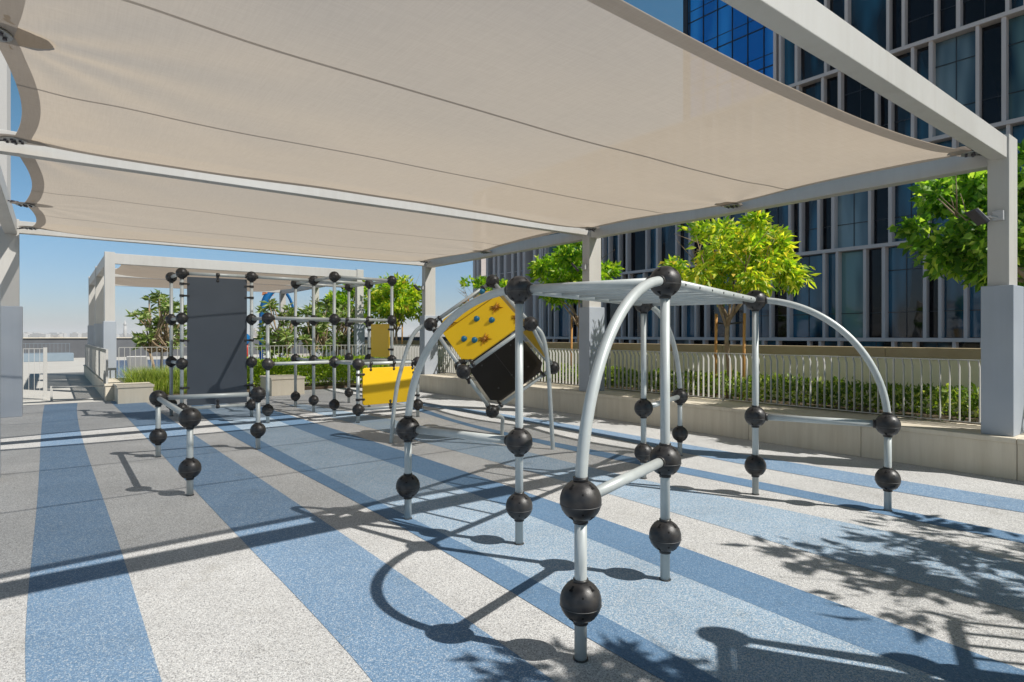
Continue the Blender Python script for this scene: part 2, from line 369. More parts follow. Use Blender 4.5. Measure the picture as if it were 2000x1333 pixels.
# ---------------------------------------------------------------- railings
def railing(p0, p1, z0, z1, label, name='railing', cat='railing', step=.108, group=None, kink=True, panel=2.6, barw=.021, m='fence_metal', bart=.005):
    p0 = Vector(p0); p1 = Vector(p1); L = (p1 - p0).length; d = (p1 - p0).normalized(); nrm = Vector((-d.y, d.x, 0))
    t = thing(name, label, cat, (p0.x, p0.y, z0), group)
    b = MB(); mid = (p0 + p1) / 2
    b.obox((mid.x, mid.y, z1 - .006), d * (L / 2), nrm * .022, (0, 0, .006)); b.build('top_rail', m, t)
    b = MB(); b.obox((mid.x, mid.y, z0 + .035), d * (L / 2), nrm * .02, (0, 0, .005)); b.build('bottom_rail', m, t)
    n = max(1, round(L / panel)); pl = L / n
    for i in range(n + 1):
        q = p0 + d * (i * pl); b = MB(); b.obox((q.x, q.y, (z0 + z1) / 2 - .008), d * .006, nrm * .024, (0, 0, (z1 - z0) / 2 - .008)); b.build('post', m, t)
    for i in range(n):
        b = MB(); k = max(1, round(pl / step))
        for j in range(1, k):
            q = p0 + d * (i * pl + pl * j / k); e = nrm * .02
            if kink:   # flat bars cranked near the top
                lo = z0 + .04; hi = z1 - .10; top = z1 - .012; off = nrm * .045
                ctr = [(q + off, lo), (q + off, hi), (q, hi + .07), (q, top)]
                vs = []
                for c, z in ctr:
                    for sx, sy in ((-1, -1), (1, -1), (1, 1), (-1, 1)): vs.append((c.x + d.x * bart * sx + nrm.x * barw * sy, c.y + d.y * bart * sx + nrm.y * barw * sy, z))
                fs = [(3, 2, 1, 0), (12, 13, 14, 15)]
                for s_ in range(3):
                    for c4 in range(4): fs.append((s_ * 4 + c4, s_ * 4 + (c4 + 1) % 4, s_ * 4 + 4 + (c4 + 1) % 4, s_ * 4 + 4 + c4))
                b.add(vs, fs)
            else:
                b.obox((q.x, q.y, (z0 + z1) / 2), d * bart, nrm * barw, (0, 0, (z1 - z0) / 2 - .02))
        b.build('baluster_panel', m, t)
    return t
railing(W(9.22, 19.2), W(9.22, -2), .46, 1.29, 'long fence of cranked flat bars on the planter wall at right', 'fence', 'fence')
railing(W(1.45, 19.3), W(8.7, 19.3), .0, 1.27, 'straight railing between the pool deck and the lime hedge, behind the tall climbing grid', kink=False, step=.125)
railing(W(1.08, 17.6), W(1.08, 29), .41, 1.25, 'railing on the low planter wall along the pale walkway', kink=False, step=.12)
railing(W(-.12, 18.9), W(-3.4, 18.9), .05, 1.27, 'railing panel with thick end post behind the far left column', kink=False, step=.105, panel=4, barw=.018)
b = MB(); b.uvbox(-.16, -.08, 18.86, 18.94, 0, 1.29); b.build('end_post', 'fence_metal', [o for o in C.objects if o.name.startswith('railing') and 'end post' in o.get('label', '')][0], .004)
railing(W(-1.6, 46), W(.9, 46), .5, 1.1, 'small far railing on the blue grey box at the end of the walkway', kink=False, step=.2, m='blue_grey', panel=3)

# ---------------------------------------------------------------- low walls / benches by the walkway
def block(u0, u1, v0, v1, z, label, name='stone_bench', cat='bench'):
    t = thing(name, label, cat, W(u0, v0, 0))
    b = MB(); b.uvbox(u0 + .02, u1 - .02, v0 + .02, v1 - .02, 0, z - .055); b.build('base', 'stone', t, .005)
    b = MB(); b.uvbox(u0, u1, v0, v1, z - .053, z); b.build('top_slab', 'stone', t, .006)
    return t
block(1.2, 1.95, 16.5, 17.5, .42, 'square stone bench block at the end of the walkway planter, left of the grass')
block(1.02, 1.40, 17.504, 29.5, .41, 'long low stone wall carrying a railing along the walkway', 'planter_kerb', 'wall')
block(4.55, 5.45, 16.2, 17.3, .48, 'square stone bench block in front of the lime hedge, seen through the climbing grid')
b = MB(); b.uvbox(1.5, 8.4, 17.5, 19.25, -.2, .06); tag(b.build('soil', 'soil'), 'planting bed beyond the play floor', kind='structure')

# an open gate by the walkway
t = thing('gate', 'low open metal gate frame standing across the walkway', 'gate', W(1.05, 17.9, 0))
b = MB(); b.uvbox(1.02, 1.08, 17.87, 17.93, 0, .72); b.build('post', 'fence_metal', t, .003)
b = MB(); b.uvbox(-.02, .03, 18.3, 18.35, 0, .36)
for z in (.03, .34): b.tube([W(.02, 18.3, z), W(1.05, 17.9, z)], .014, 8)
b.build('leaf_frame', 'fence_metal', t)

# ---------------------------------------------------------------- shade canopies
def canopy(label, u0, u1, vs, zb, zt, name, cloth_m='cloth', hem=True, pad=.05, clad=2.165, mid=True, lefts=True, base_r=.46, base_l=0, sag=(.28, .42), sagb=.42, ed=(.25, .36), zf=(0, .20), cu=.34, dl=.13):
    """steel frame with posts at every v in vs, in two rows, and a fabric sail in every bay"""
    t = thing(name, label, 'canopy', W(u0, vs[0], 0))
    cw = .20; bw = .15
    for v in vs:
        for side, (a, c, bz) in enumerate(((u0 - cu, u0, base_l), (u1, u1 + cu, base_r))):
            b = MB(); b.uvbox(a, c, v, v + cw, bz, zt + .03); p = b.build('post', 'beam_paint', t, .006)
            b = MB(); b.uvbox(a - pad, c + pad, v - pad, v + cw + pad, bz, clad)
            b.build('cladding', 'cladding', p, .008)
        b = MB(); b.uvbox(u0 - .002, u1 + .002, v + .02, v + .02 + bw, zb, zt); b.build('crossbeam', 'beam_paint', t, .006)
    for v, v2 in zip(vs, vs[1:]):
        b = MB(); b.uvbox(u0 - .22, u0 - .03, v + cw, v2, zb - .03, zt - .01); b.build('side_beam', 'beam_paint', t, .006)
        b = MB(); b.uvbox(u1 + .03, u1 + .22, v + cw, v2, zb - .05, zb + .17); b.build('side_beam', 'beam_paint', t, .006)
    for bay, (v, v2) in enumerate(zip(vs, vs[1:])):
        a0, a1 = v + ed[bay], v2 - .16; ul, ur = u0 + .16, u1 - .14; NU, NV = 110, 80
        zs = zb + .0; vm = (a0 + a1) / 2
        def P_(s, q, dz=0, ins=0):
            # s across, q along; scalloped edges between the fixing points
            lv = abs(math.sin(2 * math.pi * q)) if mid else math.sin(math.pi * q)
            le = ul + ins + dl * lv ** .9 ; re = ur - ins - .24 * lv ** .9
            f = a0 + ins + sag[bay] * (4 * s * (1 - s)); bk = a1 - ins - sagb * (4 * s * (1 - s))
            u = le + (re - le) * s; vv = f + (bk - f) * q
            z = zs - .02 + .13 * (abs(2 * s - 1) ** 5) * (.4 + .6 * abs(2 * q - 1) ** 3) - .05 * math.sin(math.pi * s) * math.sin(math.pi * q)
            z += zf[bay] * (1 - q) ** 1.5 * (1 - .8 * abs(2 * s - 1) ** 5)
            z += .012 * noise.noise(Vector((u * .9, vv * .9, 2)))
            for cu_, cv_ in ((ul, a0), (ul, vm), (ul, a1), (ur, a0), (ur, vm), (ur, a1)):   # creases pulling to the fixings
                rr = math.hypot(u - cu_, vv - cv_)
                if rr < 4: z += .010 * min(1, rr / .5) * math.exp(-rr / 1.5) * math.sin(11 * math.atan2(vv - cv_, (u - cu_)) + cu_ + cv_)
            return W(u, vv, z + dz)
        g = [P_(i / NU, j / NV) for j in range(NV + 1) for i in range(NU + 1)]
        fs = [(j * (NU + 1) + i, j * (NU + 1) + i + 1, (j + 1) * (NU + 1) + i + 1, (j + 1) * (NU + 1) + i) for j in range(NV) for i in range(NU)]
        sail = MB().add(g, fs, 0, True).build('sail', cloth_m, t)
        if not hem: continue
        # seams between the cloth widths
        b = MB()
        for q in (1 / 3., 2 / 3.):
            pts = []
            for i in range(NU + 1):
                for e in (-.016, .016):
                    c = P_(i / NU, q, -.004); pts.append(c + A * e)
            b.add(pts, [(2 * i, 2 * i + 1, 2 * i + 3, 2 * i + 2) for i in range(NU)], 0, True)
        b.build('seam', 'cloth_hem', sail)
        # doubled hem round the edge
        b = MB(); wd = .14
        for kind in range(4):
            pts = []; n = 96
            for i in range(n + 1):
                x = i / n
                for e in (0, 1):
                    q = x if kind < 2 else (wd / (a1 - a0) * e if kind == 2 else 1 - wd / (a1 - a0) * e)
                    s_ = (wd / (ur - ul) * e if kind == 0 else 1 - wd / (ur - ul) * e) if kind < 2 else x
                    pts.append(P_(s_, q, -.006))
            b.add(pts, [(2 * i, 2 * i + 1, 2 * i + 3, 2 * i + 2) for i in range(n)], 0, True)
        b.build('hem', 'cloth_hem', sail)
        # fabric reinforcement and steel fixing plates
        for (s_, q) in ((0, 0), (0, .5), (0, 1), (1, 0), (1, .5), (1, 1)):
            c = P_(s_, q); sg = 1 if s_ == 0 else -1; qv = (1 if q == 0 else -1 if q == 1 else 0)
            n = 24; c2 = c + B * (.10 * sg) + A * (.06 * qv)
            b = MB(); ring = [c2 + B * (.27 * math.cos(2 * math.pi * k / n)) + A * (.17 * math.sin(2 * math.pi * k / n)) + Vector((0, 0, -.011)) for k in range(n)]
            ring = [p for p in ring]
            b.add(ring, [tuple(range(n))]); b.build('corner_patch', 'cloth_hem', sail)
            b = MB(); c3 = c + B * (.02 * sg) + A * (.04 * qv)
            b.tube([c3 + Vector((0, 0, -.034)), c3 + Vector((0, 0, -.014))], .115, 28)
            for k in range(6):
                a_ = math.pi * k / 3 + .3; d = B * math.cos(a_) + A * math.sin(a_)
                b.tube([c3 + d * .075 + Vector((0, 0, -.05)), c3 + d * .075 + Vector((0, 0, -.03))], .013, 8, 1)
            b.tube([c3 + Vector((0, 0, -.055)), c3 + Vector((0, 0, -.03))], .022, 10, 1)
            e = W((u0 - .05) if s_ == 0 else (u1 + .05), c3.dot(A) - .1 * qv, zb + .06)
            b.tube([c3 + Vector((0, 0, -.022)), e], .009, 8, 1)
            b.tube([c3.lerp(e, .35), c3.lerp(e, .75)], .017, 8, 1)
            b.build('fixing_plate', ['steel', 'lamp_dark'], sail)
    return t
can1 = canopy('large pale steel shade canopy with two beige fabric sails over the play frames', -.5, 8.57, (1.90, 8.55, 15.2), 3.61, 3.85, 'shade_canopy')
can2 = canopy('smaller pale shade canopy in the distance beyond the tall climbing grid', 1.40, 8.46, (19.8, 24.2, 28.6), 3.58, 3.87, 'shade_canopy', 'cloth_far', False, clad=1.98, base_r=0, sag=(.06, .06), sagb=.06, ed=(.3, .3), zf=(.05, .05), cu=.24, pad=.03, dl=.05)

# floodlights on the posts
def floodlight(c, label):
    t = thing('floodlight', label, 'floodlight', c, 'floodlights on the canopy posts')
    b = MB(); c = Vector(c)
    b.obox(c - B * .03, B * .035, A * .05, (0, 0, .055)); b.build('wall_box', 'light_grey', t, .004)
    b = MB(); b.tube([c - B * .06 + Vector((0, 0, -.02)), c - B * .10 + A * .10 + Vector((0, 0, 0))], .012, 8); b.build('bracket', 'light_grey', t)
    q = c - B * .13 + A * .17; n = (-B * .5 + A * .55 + Vector((0, 0, -.65))).normalized(); s_ = n.cross(Vector((0, 0, 1))).normalized(); r_ = n.cross(s_)
    b = MB(); b.obox(q, s_ * .10, r_ * .10, n * .018, 0); b.obox(q - n * .022, s_ * .095, r_ * .095, n * .004, 1)
    for k in range(5): b.obox(q - n * .02, s_ * .004 , r_ * .07, n * .01); 
    b.build('lamp_head', ['lamp_dark', 'light_grey'], t, .004)
    return t
floodlight(W(8.57, 1.99, 2.96), 'square floodlight on the near right canopy post')
floodlight(W(8.57, 8.66, 2.98), 'square floodlight on the middle right canopy post')
floodlight(W(8.57, 15.3, 2.98), 'square floodlight on the far right canopy post')

# ================================================================ PLAY FRAMES
BR = .103
def make_ball():
    b = MB(); b.sphere((0, 0, 0), BR, 48, 28)
    n = 56                                             # moulding seam round the equator
    vs = []; fs = []
    for i in range(n):
        a = 2 * math.pi * i / n
        for rr, z in ((BR - .002, -.0016), (BR + .0009, -.0007), (BR + .0009, .0007), (BR - .002, .0016)): vs.append((rr * math.cos(a), rr * math.sin(a), z - .018))
    for i in range(n):
        j = (i + 1) % n
        for k in range(3): fs.append((i * 4 + k, j * 4 + k, j * 4 + k + 1, i * 4 + k + 1))
    b.add(vs, fs, 2, True)
    for hemi in (1, -1):
        for k in range(4):
            az = R(28 + 90 * k); th = R(40); d = Vector((math.sin(th) * math.cos(az), math.sin(th) * math.sin(az), math.cos(th) * hemi))
            tn = Vector((-math.sin(az), math.cos(az), 0)); dn = d.cross(tn)
            c = d * (BR - .0035)
            b.obox(c, tn * .0055, dn * .013, d * .0045, 1); b.obox(c - dn * .012 * hemi, tn * .0095, dn * .005, d * .0045, 1)
        for k in range(4):
            az = R(73 + 90 * k); th = R(62); d = Vector((math.sin(th) * math.cos(az), math.sin(th) * math.sin(az), math.cos(th) * hemi))
            b.tube([d * (BR - .006), d * (BR + .0005)], .0058, 10, 1)
    return b.mesh('ball_joint', ['plastic', 'slot', 'seam'])
BALL = make_ball()
def ball(p, parent, rz=0):
    o = bpy.data.objects.new('ball_joint', BALL); C.objects.link(o); o.parent = parent
    o.location = Vector(p) - wpos(parent); o.rotation_euler = (0, 0, rz); return o
TR = .031
def bar(p, q, parent, name='bar', r=TR, trim=BR * .9, n=20, m='tube'):
    p = Vector(p); q = Vector(q); d = (q - p).normalized(); p2, q2 = p + d * trim, q - d * trim
    b = MB(); b.tube([p2, q2], r, n)
    if trim:
        for c, s_ in ((p2, 1), (q2, -1)): b.tube([c - d * .004 * s_, c + d * .022 * s_], r + .008, n, 1)
    return b.build(name, [m, 'plastic'], parent, org=(p + q) / 2)
def post(base, zs, parent, rz=0):
    """one ground post: tube from the floor up through its balls"""
    o = Vector(base); zs = sorted(zs)
    b = MB(); b.tube([(o.x, o.y, -.02), (o.x, o.y, zs[-1])], TR, 20)
    for z in zs:
        b.tube([(o.x, o.y, z - BR - .008), (o.x, o.y, z - BR + .012)], TR + .007, 20, 1)
        if z != zs[-1]: b.tube([(o.x, o.y, z + BR - .012), (o.x, o.y, z + BR + .006)], TR + .007, 20, 1)
    b.tube([(o.x, o.y, .001), (o.x, o.y, .0075)], TR + .006, 24, 1)
    b.build('post', ['tube', 'plastic'], parent, org=(o.x, o.y, 0))
    for z in zs: ball((o.x, o.y, z), parent, rz)
def arch(foot, top, zf, zt, parent, name='arch', ex=.92):
    """quarter-ellipse tube: upright from the ball over the foot, level into the ball at the top"""
    f = Vector(foot); t_ = Vector(top); pts = []
    for i in range(29):
        a = (math.pi / 2) * i / 28
        h = 1 - math.cos(a); v = math.sin(a)
        pts.append(Vector((f.x + (t_.x - f.x) * h, f.y + (t_.y - f.y) * h, zf + (zt - zf) * v)))
    b = MB(); b.tube(pts, TR, 22); b.tube([pts[0] + Vector((0, 0, BR * .92)), pts[0] + Vector((0, 0, BR * 1.12))], TR + .007, 20, 1)
    d = (pts[-2] - pts[-1]).normalized(); b.tube([pts[-1] + d * BR * .92, pts[-1] + d * BR * 1.1], TR + .007, 20, 1)
    return b.build(name, ['tube', 'plastic'], parent)
def V3(x, y, z): return Vector((x, y, z))

# --- overhead ladder with four arched corners
q = {}
q[1] = V3(.339, 2.945, 0); q[2] = V3(1.001, 3.90, 0); q[3] = V3(.055, 4.569, 0); q[4] = V3(-.905, 5.19, 0)
q[5] = V3(2.444, 5.99, 0); q[6] = V3(3.424, 5.435, 0); q[7] = V3(1.469, 6.66, 0)
q[8] = q[7] + (q[4] - q[3]) * 0 + (q[7] - q[2] - (q[5] - q[2])) * 0 + Vector((.60, .86, 0)) * 1.10
# arched leg beside post 7
q[8] = V3(328 * .0068 * 1.0, 0, 0); dd = 1165 * .00680; q[8] = V3(328 * .00680, dd, 0)
mk = thing('overhead_ladder', 'near overhead ladder of grey tubes and black balls with curved arches at its corners', 'climbing frame', (1.2, 4.9, 0))
ZL, ZM, ZT = .29, .785, 1.95
for i in (2, 3, 5, 7): post(q[i], (ZL, ZM, ZT), mk, .3)
for i in (1, 4, 6, 8): post(q[i], (ZL, ZM), mk, .3)
for a_, c_ in ((1, 2), (4, 3), (6, 5), (8, 7)):
    arch(q[a_], q[c_], ZM, ZT, mk); bar(q[a_] + V3(0, 0, ZM), q[c_] + V3(0, 0, ZM), mk, 'brace')
up = V3(0, 0, ZT)
for a_, c_ in ((2, 5), (3, 7)): bar(q[a_] + up, q[c_] + up, mk, 'rail')
bar(q[2] + up, q[3] + up, mk, 'rail'); bar(q[5] + up, q[7] + up, mk, 'rail')
for k in range(1, 8):
    s_ = k / 8; p0 = q[2].lerp(q[5], s_) + up; p1 = q[3].lerp(q[7], s_) + up
    b = MB(); b.tube([p0, p1], .0165, 14)
    for e, o in ((p0, p1), (p1, p0)):
        d = (e - o).normalized(); b.tube([e + d * (TR - .002), e + d * (TR + .004)], .008, 8, 1)
    b.build('rung', ['tube', 'slot'], mk)

# --- low balancing frame in front left
lw_ = thing('balance_rail', 'low knee-high corner of two bars on three ball posts at left', 'climbing frame', (-3.9, 7.3, 0))
pa, pb, pc = V3(-3.215, 5.955, 0), V3(-4.645, 7.83, 0), V3(-3.56, 8.36, 0)
for p in (pa, pb, pc): post(p, (.27, .775), lw_, .5)
bar(pa + V3(0, 0, .775), pb + V3(0, 0, .775), lw_); bar(pb + V3(0, 0, .775), pc + V3(0, 0, .775), lw_)

# --- tall climbing grid
e1 = V3(.67, -.80, 0); e2 = V3(.96, .83, 0); Fo = V3(-4.15, 12.48, 0)
g = {'F': Fo, 'E': Fo - e1, 'G': Fo + e1, 'K': Fo + e1 * 2, 'I': Fo + e2, 'H': Fo + e2 - e1, 'J': Fo + e1 + e2, 'L': Fo + e1 * 2 + e2,
     'C': Fo - e2, 'D': Fo - e2 + e1}
g['A'] = V3(-6.10, 11.02, 0); g['Bk'] = V3(-6.74, 11.8, 0); g['C'] = V3(-5.10, 11.68, 0); g['D'] = V3(-4.44, 10.84, 0)
Z = (.24, 1.075, 1.91, 2.745)
tg = thing('climbing_grid', 'tall climbing grid of grey tubes with a dark grey panel and two yellow panels', 'climbing frame', (-4, 12, 0))
for n_, zz in (('A', Z), ('Bk', Z), ('C', Z), ('D', Z[:3]), ('E', Z), ('F', Z), ('G', Z), ('H', Z), ('I', Z[:4]), ('J', Z[:4]), ('K', Z[:2]), ('L', Z[:2])):
    post(g[n_], zz, tg, .8)
def gb(a, c, lev, name='bar', r=TR): return bar(g[a] + V3(0, 0, Z[lev]), g[c] + V3(0, 0, Z[lev]), tg, name, r)
for a, c, l in (('A', 'C', 3), ('A', 'Bk', 3), ('C', 'F', 3), ('E', 'F', 3), ('F', 'G', 3), ('G', 'J', 3), ('F', 'I', 3), ('E', 'H', 3), ('H', 'I', 3), ('I', 'J', 3),
                ('A', 'Bk', 2), ('C', 'D', 2), ('D', 'G', 2), ('G', 'J', 2), ('E', 'F', 2), ('F', 'G', 2), ('F', 'I', 2),
                ('D', 'G', 1), ('G', 'K', 1), ('K', 'L', 1), ('E', 'F', 1), ('F', 'G', 1), ('G', 'J', 1), ('J', 'L', 1), ('I', 'J', 1), ('A', 'Bk', 1),
                ('A', 'C', 0), ('K', 'L', 0), ('A', 'Bk', 0)):
    gb(a, c, l)
bar(g['Bk'] + V3(0, 0, Z[3]), g['Bk'] + e2 * 1.1 + V3(0, 0, Z[3]), tg) if False else None
def panel(p0, p1, z0, z1, m, parent, inset=.12, th=.012, ch=.07, label=None, off=0, clamps=(), name='panel'):
    """vertical board between two posts, corners chamfered"""
    p0 = Vector(p0); p1 = Vector(p1); d = (p1 - p0).normalized(); n = Vector((-d.y, d.x, 0)); L = (p1 - p0).length
    a, c = inset, L - inset; out = [(a + ch, z0), (c - ch, z0), (c, z0 + ch), (c, z1 - ch), (c - ch, z1), (a + ch, z1), (a, z1 - ch), (a, z0 + ch)]
    vs = [p0 + d * x + n * (off - th) + V3(0, 0, z) for x, z in out] + [p0 + d * x + n * (off + th) + V3(0, 0, z) for x, z in out]
    k = len(out); fs = [tuple(reversed(range(k))), tuple(range(k, 2 * k))] + [(i, (i + 1) % k, k + (i + 1) % k, k + i) for i in range(k)]
    o = MB().add(vs, fs).build(name, m, parent, .004)
    if label: o['label'] = label
    return o
def clamp(post_p, z, d, parent, reach=.11):
    """black clamp round a tube, lug reaching to the panel"""
    p = Vector(post_p) + V3(0, 0, z); d = Vector(d).normalized(); n = V3(-d.y, d.x, 0)
    b = MB(); b.tube([p - V3(0, 0, .022), p + V3(0, 0, .022)], TR + .011, 16)
    b.obox(p + d * (reach * .6), d * (reach * .55), n * .018, (0, 0, .018)); b.tube([p + d * reach - n * .026, p + d * reach + n * .026], .020, 12)
    return b.build('clamp', 'plastic', parent, .003)
def hclamp(p, parent, sgn):
    p = Vector(p); b = MB(); b.sphere(p, .048, 14, 10, 0, (1, 1, .8)); b.obox(p + V3(0, 0, .075 * sgn), (.02, 0, 0), (0, .02, 0), (0, 0, .05)); b.sphere(p + V3(0, 0, .115 * sgn), .03, 12, 8)
    return b.build('clamp', 'plastic', parent)
dAC = (g['C'] - g['A']).normalized(); dKL = (g['L'] - g['K']).normalized(); dIJ = (g['J'] - g['I']).normalized()
pn = panel(g['A'], g['C'], Z[0] + .05, Z[3] - .06, 'panel_grey', tg, .085, ch=.012, label='tall dark grey panel')
for z in (.62, 1.5, 2.33, .87 + .45, 2.55): 
    if z not in (1.32,): clamp(g['A'], z, dAC, tg); clamp(g['C'], z, -dAC, tg)
for s_ in (.5,): hclamp(g['A'].lerp(g['C'], s_) + V3(0, 0, Z[3]), tg, -1); hclamp(g['A'].lerp(g['C'], s_) + V3(0, 0, Z[0]), tg, 1)
panel(g['K'], g['L'], Z[0] + .07, Z[1] - .08, 'yellow', tg, .09, ch=.03, label='low bright yellow panel')
for z in (.42, .88): clamp(g['K'], z, dKL, tg); clamp(g['L'], z, -dKL, tg)
for s_ in (.2, .58, .9): hclamp(g['K'].lerp(g['L'], s_) + V3(0, 0, Z[1]), tg, -1)
hclamp(g['K'].lerp(g['L'], .52) + V3(0, 0, Z[0]), tg, 1)
panel(g['I'], g['J'], Z[1] + .05, Z[2] - .07, 'yellow', tg, .11, ch=.02, label='narrow shaded yellow panel')
for z in (1.3, 1.72): clamp(g['I'], z, dIJ, tg); clamp(g['J'], z, -dIJ, tg)
hclamp(g['G'].lerp(g['J'], .55) + V3(0, 0, Z[2]), tg, -1); hclamp(g['G'].lerp(g['J'], .2) + V3(0, 0, Z[2]), tg, -1)

# --- tilted cube on curved legs
cb = thing('cube_climber', 'tilted cube climber with yellow climbing board of blue holds, held on curved grey legs', 'climbing frame', (-.4, 9, 0))
V1 = V3(-.676, 8.3, 1.094); va, vb, vc = V3(.94, .05, .664), V3(.34, .80, -.675), V3(-.62, .75, .685)
for _ in range(6):                                    # make the three edges square and equal
    va, vb, vc = va.normalized(), vb.normalized(), vc.normalized()
    na = va - (vb * va.dot(vb) + vc * va.dot(vc)) * .5; nb = vb - (va * vb.dot(va) + vc * vb.dot(vc)) * .5; nc = vc - (va * vc.dot(va) + vb * vc.dot(vb)) * .5
    va, vb, vc = na, nb, nc
Sz = 1.155; va, vb, vc = va.normalized() * Sz, vb.normalized() * Sz, vc.normalized() * Sz
K = {(i, j, k): V1 + va * i + vb * j + vc * k for i in (0, 1) for j in (0, 1) for k in (0, 1)}
rot = Matrix((va.normalized(), vb.normalized(), vc.normalized())).transposed().to_euler()
for k, p in K.items(): o = ball(p, cb); o.rotation_euler = rot
for k in K:
    for ax in range(3):
        if k[ax] == 0:
            k2 = list(k); k2[ax] = 1; bar(K[k], K[tuple(k2)], cb, 'edge_tube', .029)
def board(o_, x, y, nrm, m, name, label=None, off=.0, ins=.12, th=.011, ch=.13):
    x = Vector(x); y = Vector(y); nrm = Vector(nrm).normalized(); L = x.length; xd = x.normalized(); yd = y.normalized(); a, c = ins - .045, L - ins + .045
    out = [(a + ch, a), (c - ch, a), (c, a + ch), (c, c - ch), (c - ch, c), (a + ch, c), (a, c - ch), (a, a + ch)]; k = len(out)
    vs = [o_ + xd * p + yd * r_ + nrm * (off - th) for p, r_ in out] + [o_ + xd * p + yd * r_ + nrm * (off + th) for p, r_ in out]
    fs = [tuple(reversed(range(k))), tuple(range(k, 2 * k))] + [(i, (i + 1) % k, k + (i + 1) % k, k + i) for i in range(k)]
    ob = MB().add(vs, fs).build(name, m, cb, .003)
    if label: ob['label'] = label
    return ob
yb = board(V1, va, vc, -vb, 'yellow', 'panel', 'yellow climbing board')
ad_, cd_, nn = va.normalized(), vc.normalized(), -vb.normalized()
b = MB(); b.obox(V1 + ad_ * (Sz / 2) + cd_ * (Sz * .73) + nn * .0125, ad_ * (Sz / 2 - .09), cd_ * .004, nn * .002); b.build('panel_line', 'hold_orange', yb)  # thin orange-brown strip across the upper part of the board
def hold(a_, c_, m, kind):
    c = V1 + ad_ * a_ * Sz + cd_ * c_ * Sz + nn * .012; b = MB()
    if kind == 0:
        b.sphere(c + nn * .018, .040, 14, 10); b.tube([c, c + nn * .012], .046, 14)
    else:                                             # flat leaf-shaped grip
        for j in range(11):
            an = R(20 + j * 33); d = ad_ * math.cos(an) + cd_ * math.sin(an); s2 = nn.cross(d); l = .100 + .026 * math.sin(j * 2.3)
            vs = [c + s2 * .014, c - s2 * .014, c + d * l + nn * .004, c + d * l * .45 + nn * .026]
            b.add(vs, [(0, 2, 3), (2, 1, 3), (1, 0, 3), (0, 1, 2)])
        b.sphere(c + nn * .006, .026, 12, 8)
    b.build('climbing_hold', m, yb)
# holds placed by where they sit on the board (along the lower edge, up the side)
for a_, c_ in ((.24, .42), (.335, .30), (.52, .58), (.66, .41), (.80, .93)): hold(a_, c_, 'hold_blue', 0)
for a_, c_ in ((.44, .22), (.22, .80), (.80, .55), (.55, .90), (.93, .2)): hold(a_, c_, 'hold_orange', 1)
board(K[(0, 1, 0)], va, vc, vb, 'panel_black', 'panel', 'black board at the back of the tilted cube', -.0)
board(K[(1, 0, 0)], vb, vc, va, 'yellow', 'panel', 'shaded yellow board on the right side of the tilted cube')
b = MB(); b.obox(K[(0, 1, 0)] + ad_ * (Sz / 2) + cd_ * (Sz / 2) - vb.normalized() * .0125, ad_ * .003, cd_ * (Sz / 2 - .1), vb.normalized() * .002)
for a_, c_ in ((.25, .25), (.75, .25), (.25, .75), (.75, .75), (.5, .3)): 
    p = K[(0, 1, 0)] + ad_ * a_ * Sz + cd_ * c_ * Sz - vb.normalized() * .012; b.tube([p, p - vb.normalized() * .006], .016, 10)
b.build('panel_line', 'seam', cb)  # seam and dots of the black board
def eclamp(p, d, n_):
    p = Vector(p); d = Vector(d).normalized(); n_ = Vector(n_).normalized(); b = MB()
    b.tube([p - d * .02, p + d * .02], .040, 14); b.obox(p + n_ * .055, d * .017, n_ * .05, d.cross(n_) * .017); b.build('clamp', 'plastic', cb)
for s_ in (.14, .84):
    eclamp(K[(0, 0, 0)].lerp(K[(1, 0, 0)], s_), va, vc); eclamp(K[(0, 0, 0)].lerp(K[(0, 0, 1)], s_), vc, va)
    eclamp(K[(0, 1, 0)].lerp(K[(1, 1, 0)], s_), va, vc); eclamp(K[(0, 0, 0)].lerp(K[(0, 1, 0)], s_), vb, -va * .3 - vc)
    eclamp(K[(0, 0, 1)].lerp(K[(1, 0, 1)], s_), va, -vc)
def leg(pts, nm='curved_leg'):
    P0 = [Vector(p) for p in pts]; out = []
    for _ in range(3):
        q_ = [P0[0]]
        for a_, c_ in zip(P0, P0[1:]): q_ += [a_ * .75 + c_ * .25, a_ * .25 + c_ * .75]
        q_.append(P0[-1]); P0 = q_
    MB().tube(P0, .030, 18).build(nm, 'tube', cb)
k4 = K[(0, 0, 1)]; k6 = K[(1, 0, 0)]; k2_ = K[(0, 1, 0)]; k8 = K[(0, 1, 1)]
leg([k4 + V3(-.08, 0, .0), k4 + V3(-.26, -.05, -.12), k4 + V3(-.40, -.09, -.55), V3(-1.74, 8.89, .75), V3(-1.80, 8.88, -.02)])
leg([k6 + V3(.07, 0, -.04), k6 + V3(.18, 0, -.15), k6 + V3(.24, 0, -.5), V3(.53, 8.36, .8), V3(.575, 8.36, -.02)])
leg([k2_ + V3(.05, .05, -.06), k2_ + V3(.16, .12, -.10), V3(-.15, 9.4, .20), V3(-.16, 9.45, -.02)])

